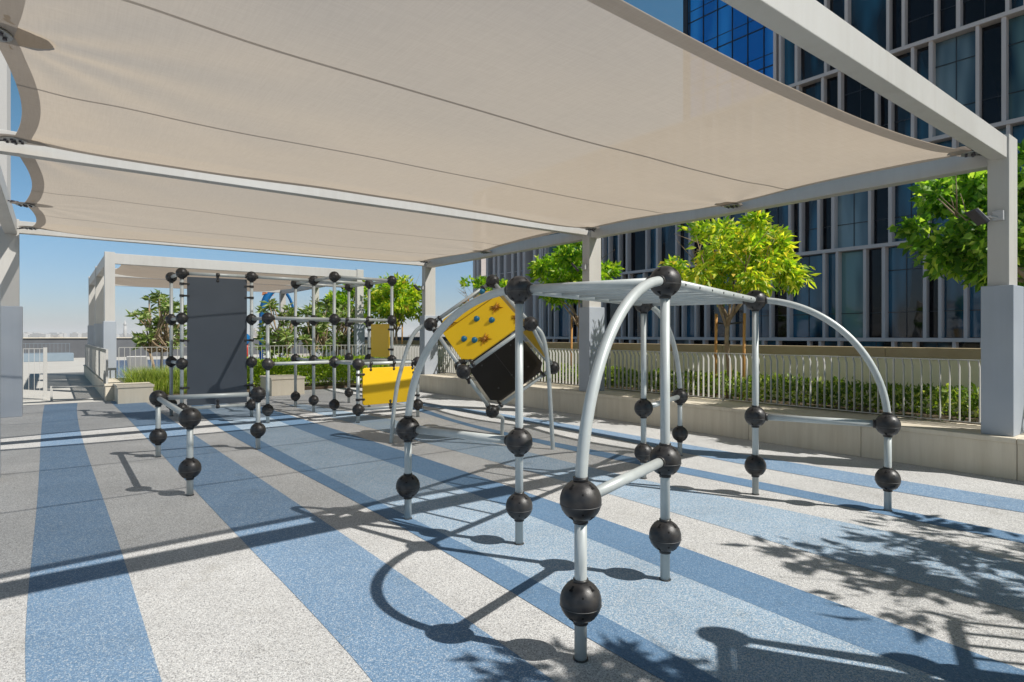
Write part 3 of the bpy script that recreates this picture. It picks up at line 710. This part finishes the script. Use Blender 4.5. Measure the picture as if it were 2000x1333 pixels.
# --- more play equipment just right of the camera, whose shadows cross the floor
of = thing('monkey_bars', 'climbing frame outside the right edge casting a ladder shadow on the floor', 'climbing frame', (3.2, 2.4, 0))
o1, o2 = V3(2.80, 2.54, 0), V3(3.62, 2.27, 0); e3 = V3(1.9, -.50, 0); e4 = V3(-.35, -1.1, 0)
for p in (o1, o2, o2 + e3, o1 + e4, o2 + e4): post(p, (ZL, ZM, ZT), of)
for a_, c_ in ((o1, o2), (o2, o2 + e3), (o1, o1 + e4), (o2, o2 + e4), (o1 + e4, o2 + e4)): bar(a_ + up, c_ + up, of)
nn2 = V3(.30, .50, 0); ru = o2 + e3 * .12 + up
bar(ru, ru + nn2, of, 'rail', trim=0); bar(o2 + e3 * .9 + up, o2 + e3 * .9 + up + nn2, of, 'rail', trim=0)
for k in range(1, 5):
    p = ru + nn2 * (k / 4.); b = MB(); b.tube([p, p + e3 * .8], .0165, 12); b.build('rung', 'tube', of)
panel(o1, o2, .3, ZT - .105, 'yellow', of, inset=.0, ch=.02); panel(o1, o1 + e4, .3, ZT - .06, 'yellow', of, inset=.07, ch=.02); panel(o2, o2 + e3, .3, ZT - .6, 'yellow', of, inset=.02, ch=.02)

# ================================================================ PLANTS
rng = np.random.default_rng(11)
def leaf_mesh(name, cen, out, size, aspect, m, parent, droop=.3, org=None, fold=.25):
    """many single leaves; cen (n,3) positions, out (n,3) preferred outward directions"""
    n = len(cen); cen = np.asarray(cen, float); out = np.asarray(out, float)
    d = out + rng.normal(0, .55, (n, 3)); d[:, 2] -= droop; d /= np.linalg.norm(d, axis=1)[:, None]
    r = rng.normal(0, 1, (n, 3)); r[:, 2] *= .45; s = np.cross(d, r); s /= np.linalg.norm(s, axis=1)[:, None] + 1e-9
    nn_ = np.cross(s, d); L = size * rng.uniform(.4, 1.35, n)[:, None]; wd = L * aspect
    base = cen; p1 = cen + d * L * .45 + s * wd * .5 + nn_ * L * fold * .5; p2 = cen + d * L - nn_ * L * .12; p3 = cen + d * L * .45 - s * wd * .5 + nn_ * L * fold * .5; pm = cen + d * L * .5
    vs = np.stack([base, p1, p2, p3, pm], 1).reshape(-1, 3)
    pl = np.array(wpos(parent)) if parent else np.array(org if org is not None else (0, 0, 0), float)
    vs = vs - pl
    i = np.arange(n) * 5; fs = np.stack([np.stack([i, i + 4, i + 1], 1), np.stack([i + 4, i + 2, i + 1], 1), np.stack([i, i + 3, i + 4], 1), np.stack([i + 3, i + 2, i + 4], 1)], 1).reshape(-1, 3)
    me = bpy.data.meshes.new(name); me.vertices.add(len(vs)); me.vertices.foreach_set('co', vs.ravel())
    me.loops.add(fs.size); me.loops.foreach_set('vertex_index', fs.ravel()); me.polygons.add(len(fs))
    me.polygons.foreach_set('loop_start', np.arange(0, fs.size, 3)); me.polygons.foreach_set('loop_total', np.full(len(fs), 3))
    me.materials.append(M[m]); me.update(calc_edges=True); me.validate()
    o = bpy.data.objects.new(name, me); C.objects.link(o)
    if parent: o.parent = parent
    else: o.location = pl
    return o
def crown_points(c, rx, ry, rz, lobes, per, lobe_r, seed, shell=.65, twigs=0):
    rg = np.random.default_rng(seed); P_, O_ = [], []
    for i in range(lobes):
        d = rg.normal(0, 1, 3); d /= np.linalg.norm(d); k = rg.uniform(.12, 1.15) ** .5 * .86
        lc = np.array(c) + d * k * np.array((rx, ry, rz)); lr = lobe_r * rg.uniform(.55, 1.25); n = int(per * rg.uniform(.6, 1.3))
        q_ = rg.normal(0, 1, (n, 3)); q_ /= np.linalg.norm(q_, axis=1)[:, None]; rr = lr * rg.uniform(.15, 1.0, n)[:, None] * np.array((1, 1, .7))
        rr = rr * (1 + rg.normal(0, .16, (n, 1)))
        P_.append(lc + q_ * rr); O_.append(q_ * .8 + d * .5)
    return np.concatenate(P_), np.concatenate(O_)
def limb_tree(name, label, base, zc, c, rx, rz, m, lobes=26, per=230, lobe_r=.42, leaf=.13, aspect=.42, seed=1, stakes=True, ry=None, tr=.045, group='trees in the planter behind the right railing', droop=.3, top=None, cat='tree', nlimb=7):
    t = thing(name, label, cat, base, group); base = Vector(base); rg = random.Random(seed); c = Vector(c)
    b = MB(); fork = V3(base.x + rg.uniform(-.04, .04), base.y, zc)
    pts = [base, base.lerp(fork, .35) + V3(.02, .01, 0), base.lerp(fork, .7) - V3(.025, 0, 0), fork]
    b.tube(pts, [tr * 1.2, tr, tr * .92, tr * .85], 12)
    for i in range(nlimb):
        a = 2 * math.pi * i / nlimb + rg.uniform(-.3, .3); e = c + V3(math.cos(a) * rx * .6, math.sin(a) * rx * .6, rg.uniform(-.3, .6) * rz)
        m1 = fork.lerp(e, .45) + V3(math.cos(a) * .12, math.sin(a) * .12, .05 * rg.uniform(-1, 1))
        st = base.lerp(fork, rg.uniform(.8, 1)); b.tube([st, st.lerp(m1, .5) + V3(0, 0, .04), m1, e], [tr * .6, tr * .48, tr * .34, tr * .14], 8)
        for j in range(3):
            e2_ = e + V3(rg.uniform(-1, 1), rg.uniform(-1, 1), rg.uniform(-.2, .9)) * .38; b.tube([m1.lerp(e, rg.uniform(.3, .9)), e2_], [tr * .2, tr * .06], 6)
    b.build('trunk', 'trunk', t)
    P_, O_ = crown_points(c, rx, ry or rx, rz, lobes, per, lobe_r, seed + 50)
    leaf_mesh('crown', P_, O_, leaf, aspect, m, t, droop)
    if stakes:
        for sx in (-.26, .27):
            bb = MB(); q_ = base + B * (sx * .15) - A * sx; bb.tube([q_, q_ + V3(.02, 0, zc - base.z + .05)], .026, 10)
            bb.build('stake', 'stake', t)
        bb = MB(); z = zc - .12; bb.tube([base + A * .27 + V3(0, 0, z - base.z), V3(base.x, base.y, z - .02), base - A * .27 + V3(0, 0, z - base.z)], .016, 8); bb.build('tie', 'plastic', t)
    return t
def U(u, v): return W(u, v, .42)
limb_tree('broadleaf_tree', 'yellow green rounded tree behind the ladder frame, between the middle and near right posts', W(9.95, 6.3, .42), 1.95, W(9.95, 6.2, 3.0), 1.26, .88, 'leaf_yellow', 44, 190, .29, .155, .36, 3, droop=.6)
limb_tree('broadleaf_tree', 'deep green large-leaved tree beside the near right canopy post', W(10.0, 1.75, .42), 2.1, W(10.35, 2.35, 3.2), 1.28, 1.0, 'leaf_green', 48, 190, .32, .14, .6, 8, tr=.06)
limb_tree('broadleaf_tree', 'fresh green tree partly behind the middle right canopy post', W(10.0, 10.3, .42), 2.0, W(10.0, 10.5, 3.1), 1.05, .98, 'leaf_mid', 34, 150, .27, .15, .5, 5, droop=.5)
limb_tree('broadleaf_tree', 'sparse thin young tree seen against the sky behind the yellow cube board', W(10.0, 14.4, .42), 2.2, W(10.0, 14.4, 2.75), .95, .75, 'leaf_mid', 13, 70, .26, .15, .5, 15, tr=.03)
limb_tree('broadleaf_tree', 'bright lime yellow tree left of the far right canopy post', W(9.9, 19.6, .42), 1.95, W(9.9, 19.6, 2.95), 1.15, .95, 'leaf_yellow', 50, 80, .34, .22, .42, 21)
limb_tree('broadleaf_tree', 'green tree between the far canopy post and the plumerias', W(9.6, 23.4, .1), 1.9, W(9.6, 23.4, 2.8), 1.2, .95, 'leaf_mid', 28, 110, .42, .22, .45, 27)
# trees outside the frame at right whose leaf shadows fall on the floor
limb_tree('broadleaf_tree', 'tree outside the right edge casting dappled shade on the stripes', V3(6.3, 2.9, 0), 2.0, V3(5.9, 3.05, 3.1), 1.25, .9, 'leaf_green', 24, 60, .32, .19, .42, 33, stakes=False, group='trees outside the frame')
limb_tree('broadleaf_tree', 'small tree outside the lower right corner casting leaf shadows near the first post', V3(4.4, 1.3, 0), 2.0, V3(3.6, 1.45, 3.15), .7, .5, 'leaf_green', 15, 90, .28, .17, .5, 37, stakes=False, group='trees outside the frame')

# plumerias: thick forked stems ending in rosettes of long leaves
def plumeria(label, base, h, rad, seed, n=22):
    rg = random.Random(seed); base = Vector(base); t = thing('plumeria_tree', label, 'tree', base, 'plumeria trees by the pool railing')
    b = MB(); tips = []; c = base + V3(0, 0, h)
    for k in range(42):
        a = rg.uniform(0, 6.283); r_ = rg.uniform(.15, 1) ** .6; zz = rg.uniform(-1, 1)
        e = c + V3(math.cos(a) * rad * r_ * math.sqrt(max(.1, 1 - zz * zz * .7)), math.sin(a) * rad * r_ * math.sqrt(max(.1, 1 - zz * zz * .7)), zz * rad * 1.05)
        tips.append((e, (e - base - V3(0, 0, h * .45)).normalized()))
    for k in range(3):
        a = 2.1 * k + seed; f0 = base + V3(math.cos(a) * .06, math.sin(a) * .06, 0); f1 = base + V3(math.cos(a) * .3, math.sin(a) * .3, h * .55)
        b.tube([f0, f0.lerp(f1, .5) + V3(0, 0, .06), f1], [.05, .042, .036], 8)
        for e, d in tips[k::3]: b.tube([f1, f1.lerp(e, .55) + V3(rg.uniform(-.06, .06), rg.uniform(-.06, .06), -.03), e], [.03, .022, .016], 6)
    b.build('trunk', 'trunk', t); P_, O_ = [], []
    for e, d in tips:
        for k in range(n):
            a = rg.uniform(0, 6.283); el = rg.uniform(-.45, 1.0); o = V3(math.cos(a), math.sin(a), el).normalized(); P_.append(e + d * rg.uniform(-.10, .04)); O_.append(o * 4)
    leaf_mesh('crown', P_, O_, .25, .30, 'leaf_plumeria', t, .3); return t
plumeria('plumeria left of the tall grey panel, beside the far canopy post', W(2.55, 20.2, 0), 2.0, .78, 2)
plumeria('plumeria behind the centre of the climbing grid', W(6.0, 20.4, 0), 1.85, .8, 4)
plumeria('plumeria just right of centre behind the climbing grid', W(7.3, 20.6, 0), 1.95, .8, 9)
plumeria('plumeria behind the yellow panels of the climbing grid', W(8.6, 21.6, 0), 1.9, .8, 13)
plumeria('small plumeria at the far left behind the left column', W(-2.3, 27.5, 0), 1.75, .8, 17)

# hedges and grass
def hedge(name, label, u0, u1, v0, v1, z0, z1, n, m, size, seed):
    rg = np.random.default_rng(seed); u = rg.uniform(u0, u1, n); v = rg.uniform(v0, v1, n)
    hgt = np.array([z1 + .10 * noise.noise(Vector((a * 1.6, c * 1.6, seed))) + .05 * noise.noise(Vector((a * 6, c * 6, seed))) for a, c in zip(u, v)])
    z = z0 + (hgt - z0) * rg.uniform(0, 1, n) ** .55
    pos = np.stack([u * B.x + v * A.x, u * B.y + v * A.y, z], 1); out = rg.normal(0, .5, (n, 3)); out[:, 2] = np.abs(out[:, 2]) + .4
    return tag(leaf_mesh(name, pos, out, size, .5, m, None, 0, org=tuple(W((u0 + u1) / 2, (v0 + v1) / 2, z0))), label, 'hedge', kind='stuff')
hedge('hedge', 'clipped green hedge behind the long right railing', 9.5, 10.4, -2.5, 18.5, .42, .83, 21000, 'leaf_hedge', .085, 3)
hedge('hedge', 'lime green hedge behind the climbing grid', 4.0, 8.7, 17.6, 18.9, .05, .86, 14000, 'leaf_lime', .09, 5)
hedge('hedge', 'dark shrubs beyond the pool railing', 4.6, 12.5, 20.0, 21.0, .0, .75, 6000, 'leaf_hedge', .12, 8)
n = 5200; u = rng.uniform(1.6, 4.3, n); v = rng.uniform(17.55, 19.2, n); lean = rng.normal(0, .13, (n, 2)); hh = rng.uniform(.35, .8, n)
gb_ = W(2.9, 18.4, .05); vs = np.zeros((n, 4, 3)); bx = u * B.x + v * A.x; by = u * B.y + v * A.y; wv = rng.uniform(0, 6.28, n)
for k, (f_, hz) in enumerate(((0, 0), (.35, .55), (1, 1))):
    vs[:, k, 0] = bx + lean[:, 0] * f_ ** 1.5 * 1.6; vs[:, k, 1] = by + lean[:, 1] * f_ ** 1.5 * 1.6; vs[:, k, 2] = .05 + hh * hz
vs[:, 3] = vs[:, 1]; vs[:, 1, 0] += np.cos(wv) * .007; vs[:, 1, 1] += np.sin(wv) * .007; vs[:, 3, 0] -= np.cos(wv) * .007; vs[:, 3, 1] -= np.sin(wv) * .007
b = MB(); b.add([tuple(p) for p in vs.reshape(-1, 3)], [(4 * i, 4 * i + 1, 4 * i + 2, 4 * i + 3) for i in range(n)]); tag(b.build('ornamental_grass', 'grass', org=gb_), 'tall bright ornamental grass between the two stone benches', 'grass', kind='stuff')

# ================================================================ OFFICE BLOCK ACROSS THE STREET
bd = thing('office_building', 'office block with pale pink fins and dark glass at right across the street', 'building', W(26.7, 5, -25))
UF = 26.7; slabs = [-24.8 + 0, -21.4, -17.6, -13.8, -10, -6.2, -2.35, 1.42, 5.25, 9.1, 12.95, 16.8, 20.65, 24.5, 28.35, 32.2, 36.0]
pat = [1.30, .75, 1.47, .60, .80, .50, 1.45, .70, 1.1, .55, 1.6, .85]
vis = []; rgb = random.Random(5)
fr = MB(); top_tall = 36.0
for fi in range(5, len(slabs) - 1):
    z0, z1 = slabs[fi], slabs[fi + 1]; low = z1 <= 13
    v = -9 - (fi * 1.37 % 2.3); end = 31.2 if low else 14.6; k = fi * 5
    while v < end:
        wd = pat[k % len(pat)] * (1 if low or v > -2 else 1.25); k += 1; v1 = min(v + wd, end)
        fwid = .11 if wd < 1.2 else .13; dep = .5 if k % 3 == 0 else .38
        fr.uvbox(UF, UF + dep, v1 - fwid, v1, z0 + .075, z1 - .075)
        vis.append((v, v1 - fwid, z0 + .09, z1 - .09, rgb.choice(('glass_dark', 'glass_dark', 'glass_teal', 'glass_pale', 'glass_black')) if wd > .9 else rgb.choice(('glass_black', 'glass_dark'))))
        v = v1
    fr.uvbox(UF - .05, UF + .6, -12, end + .05, z1 - .075, z1 + .075)
# the screen of free-standing fins at the far end
for v in (31.25, 31.9, 33.05, 33.7, 34.4, 35.3, 36.1, 36.7, 37.6, 38.9, 39.4):
    fr.uvbox(UF, UF + (.9 if v < 39 else .3), v, v + .28, -10, 12.9)
for z in slabs[5:11]: fr.uvbox(UF + .02, UF + .55, 31.2, 39.7, z - .08, z + .08)
fr.uvbox(UF + .1, UF + .14, 31.3, 39.4, 6.2, 6.25)
fr.build('facade_frame', 'facade_frame', bd)
b = MB(); b.uvbox(UF + .62, UF + 22, -12, 14.6, -25, 36); b.uvbox(UF + .62, UF + 22, 14.602, 31.2, -25, 12.9)
for (v, v1) in ((33.7, 34.4), (35.3, 36.1), (36.7, 38.2)): b.uvbox(UF + .6, UF + .66, v, v1, -10, 12.9)
b.build('wall', 'glass_frame', bd)
vis.sort(key=lambda q_: abs(q_[0] - 4) + 1.1 * abs(q_[2] - 4)); rest = MB(); tb = []
for i, (v, v1, z0, z1, gm) in enumerate(vis):
    tl = rgb.uniform(-.012, .012); tl2 = rgb.uniform(-.01, .01)
    def pane(b, mi=0):
        b.add([W(UF + .33 + tl, v, z0), W(UF + .33 - tl, v1, z0), W(UF + .33 - tl + tl2, v1, z1), W(UF + .33 + tl + tl2, v, z1),
               W(UF + .36 + tl, v, z0), W(UF + .36 - tl, v1, z0), W(UF + .36 - tl + tl2, v1, z1), W(UF + .36 + tl + tl2, v, z1)],
              [(3, 2, 1, 0), (4, 5, 6, 7), (0, 1, 5, 4), (1, 2, 6, 5), (2, 3, 7, 6), (3, 0, 4, 7)], mi)
    if i < 100:
        b = MB(); pane(b)
        b.uvbox(UF + .30, UF + .325, v, v1, z0 + 1.0, z0 + 1.03, 1)
        if v1 - v > 1.0: b.uvbox(UF + .30, UF + .32, (v + v1) / 2 - .012, (v + v1) / 2 + .012, z0, z1, 1); b.uvbox(UF + .30, UF + .322, v, v1, z1 - .95, z1 - .92, 1)
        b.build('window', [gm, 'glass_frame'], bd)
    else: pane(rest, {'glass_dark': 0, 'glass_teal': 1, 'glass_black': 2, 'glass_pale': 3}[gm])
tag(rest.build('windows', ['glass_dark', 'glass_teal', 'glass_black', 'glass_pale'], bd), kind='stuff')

tw = thing('glass_tower', 'bright blue glass tower behind the office block', 'building', W(50, 22, -25))
b = MB(); b.uvbox(50, 75, 8, 36.1, -25, 95); b.build('curtain_wall', 'glass_blue', tw)
b = MB(); v = 8
while v < 36.2: b.uvbox(49.93, 50, v, v + .07, -25, 95); v += 1.55
z = 0
while z < 95: b.uvbox(49.95, 50, 8, 36.1, z, z + .10); b.uvbox(49.96, 50, 8, 36.1, z + 1.1, z + 1.15); z += 3.6
b.uvbox(49.8, 50.4, 36.1, 36.6, -25, 96); b.build('mullions', 'glass_frame', tw)

# ================================================================ POOL DECK AND DISTANCE
b = MB(); b.uvbox(1.9, 12, 27, 45, -.003, .012); tag(b.build('water', 'water'), 'blue pool water beyond the railing', kind='structure')
t = thing('terrace_parapet', 'dark parapet wall along the far edge of the terrace', 'wall', W(0, 52, 0))
b = MB(); b.uvbox(-24, 40, 52, 52.3, 0, 1.38); b.build('wall', 'concrete_dark', t); b = MB(); b.uvbox(-24, 40, 51.9, 52.4, 1.384, 1.44); b.build('coping', 'stone', t)
t = thing('low_planter_box', 'blue grey low box at the end of the walkway', 'planter', W(-.3, 46, 0))
b = MB(); b.uvbox(-1.8, 1.1, 45.7, 47.4, 0, .48); b.build('body', 'blue_grey', t, .02)
def lounger(u, v, label):
    t = thing('sun_lounger', label, 'sun lounger', W(u, v, 0), 'sun loungers by the pool')
    b = MB(); b.uvbox(u, u + .65, v, v + 1.25, .30, .40); b.build('seat', 'lounger', t, .02)
    b = MB(); c = W(u + .325, v + 1.5, .56); b.obox(c, B * .325, (A * .8 + V3(0, 0, .6)).normalized() * .38, (A * -.6 + V3(0, 0, .8)).normalized() * .045); b.build('backrest', 'lounger', t, .02)
    for a_, c_ in ((.03, .05), (.57, .05), (.03, 1.15), (.57, 1.15)):
        b = MB(); b.uvbox(u + a_, u + a_ + .05, v + c_, v + c_ + .05, 0, .30); b.build('leg', 'fence_metal', t)
lounger(-2.1, 21.5, 'white sun lounger just right of the far left column'); lounger(-3.1, 21.3, 'white sun lounger mostly hidden by the far left column')
lounger(2.2, 24.4, 'white sun lounger at the left end of the pool')
# water-play arch: a blue tube with red and orange fins
t = thing('water_play_arch', 'blue arched water play tube with red and orange fins above the plumerias', 'play equipment', W(8.0, 32, 0))
c0 = W(9.2, 32, 0); dr = B.copy(); pts = []
for i in range(25):
    a = math.pi * i / 24; pts.append(c0 + dr * (-.85 * math.cos(a) + .15) + V3(0, 0, 1.9 + 2.1 * math.sin(a) ** .8 if 0 < i < 24 else 0))
b = MB(); b.tube(pts, [.09 + .09 * math.sin(math.pi * min(1, i / 13)) if i < 13 else .09 - .003 * (i - 12) for i in range(25)], 16)
b.build('arch_tube', 'slide_blue', t)
for i, m_ in ((7, 'orange'), (9, 'orange'), (12, 'red'), (13, 'red')):
    b = MB(); p = pts[i]; b.add([p - dr * .3, p + dr * .3, p + dr * -.15 + V3(0, 0, .85), p + V3(0, .18, .1), p + V3(0, -.18, .1)], [(0, 3, 2), (3, 1, 2), (1, 4, 2), (4, 0, 2), (0, 4, 1, 3)]); b.build('fin', m_, t)
t = thing('tube_slide', 'short blue water slide behind the pool railing', 'play equipment', W(7, 31, 0))
b = MB(); b.tube([W(6.4, 30.5, .25), W(6.9, 30.8, .9), W(7.6, 31.2, 1.5)], .28, 14); b.build('chute', 'slide_blue', t)
b = MB(); b.tube([W(7.6, 31.2, 0), W(7.6, 31.2, 1.5)], .08, 10); b.build('post', 'red', t)

t = thing('apartment_tower', 'white tower glimpsed through the gap beside the sail at far left', 'building', W(-5, 104.7, -25))
b = MB(); b.uvbox(-26, -4.7, 104.7, 114, -25, 40); b.build('wall', 'far_white', t)
b = MB()
for k in range(20):
    for x in (-24, -18, -12): b.uvbox(x, x + 3.4, 104.6, 104.69, -24 + k * 3.2, -22 + k * 3.2)
tag(b.build('windows', 'glass_dark', t), kind='stuff')

# the city on the horizon
rc = random.Random(3)
for i in range(150):
    x = rc.uniform(-2600, 300); d = rc.uniform(2300, 3600); x = x * d / 2600
    h = rc.choice((14, 20, 26, 30, 34)) + rc.uniform(0, 10); ww = rc.uniform(18, 70)
    if rc.random() < .06: h = rc.uniform(50, 78); ww = rc.uniform(12, 26)
    b = MB(); b.box(x - ww / 2, x + ww / 2, d, d + 25, -25, -25 + h); s2 = rc.uniform(.3, .6) * ww
    b.box(x - s2 / 2, x + s2 / 2, d + 5, d + 20, -25 + h, -25 + h + rc.uniform(2, 6))
    tag(b.build('city_building', rc.choice(('far_white', 'far_white', 'far_tan')), org=(x, d, -25)), 'pale city building on the hazy horizon', 'building', 'buildings on the horizon')
t = thing('minaret', 'slim pale tower rising above the hazy skyline right of the distant canopy post', 'tower', (-1570, 2420, -25))
b = MB(); b.tube([(-1570, 2420, -25), (-1570, 2420, 20), (-1570, 2420, 42)], [7, 6, 5], 10); b.build('shaft', 'far_white', t)
b = MB(); b.tube([(-1570, 2420, 42), (-1570, 2420, 48), (-1570, 2420, 62)], [7, 5, .5], 10); b.build('spire', 'far_white', t)

# haze: a closed box of thin air round everything
b = MB(); b.box(-12500, 12500, -12500, 12500, -27, 100)
hz = b.build('haze', []); tag(hz, 'pale haze in the air', kind='stuff')
hm = bpy.data.materials.new('haze'); hm.use_nodes = True; hn = hm.node_tree; hn.nodes.remove(hn.nodes['Principled BSDF'])
pv = hn.nodes.new('ShaderNodeVolumePrincipled'); pv.inputs['Color'].default_value = (.93, .96, 1, 1); pv.inputs['Density'].default_value = .00015; pv.inputs['Anisotropy'].default_value = .2
hn.links.new(pv.outputs[0], hn.nodes['Material Output'].inputs['Volume']); hz.data.materials.append(hm)
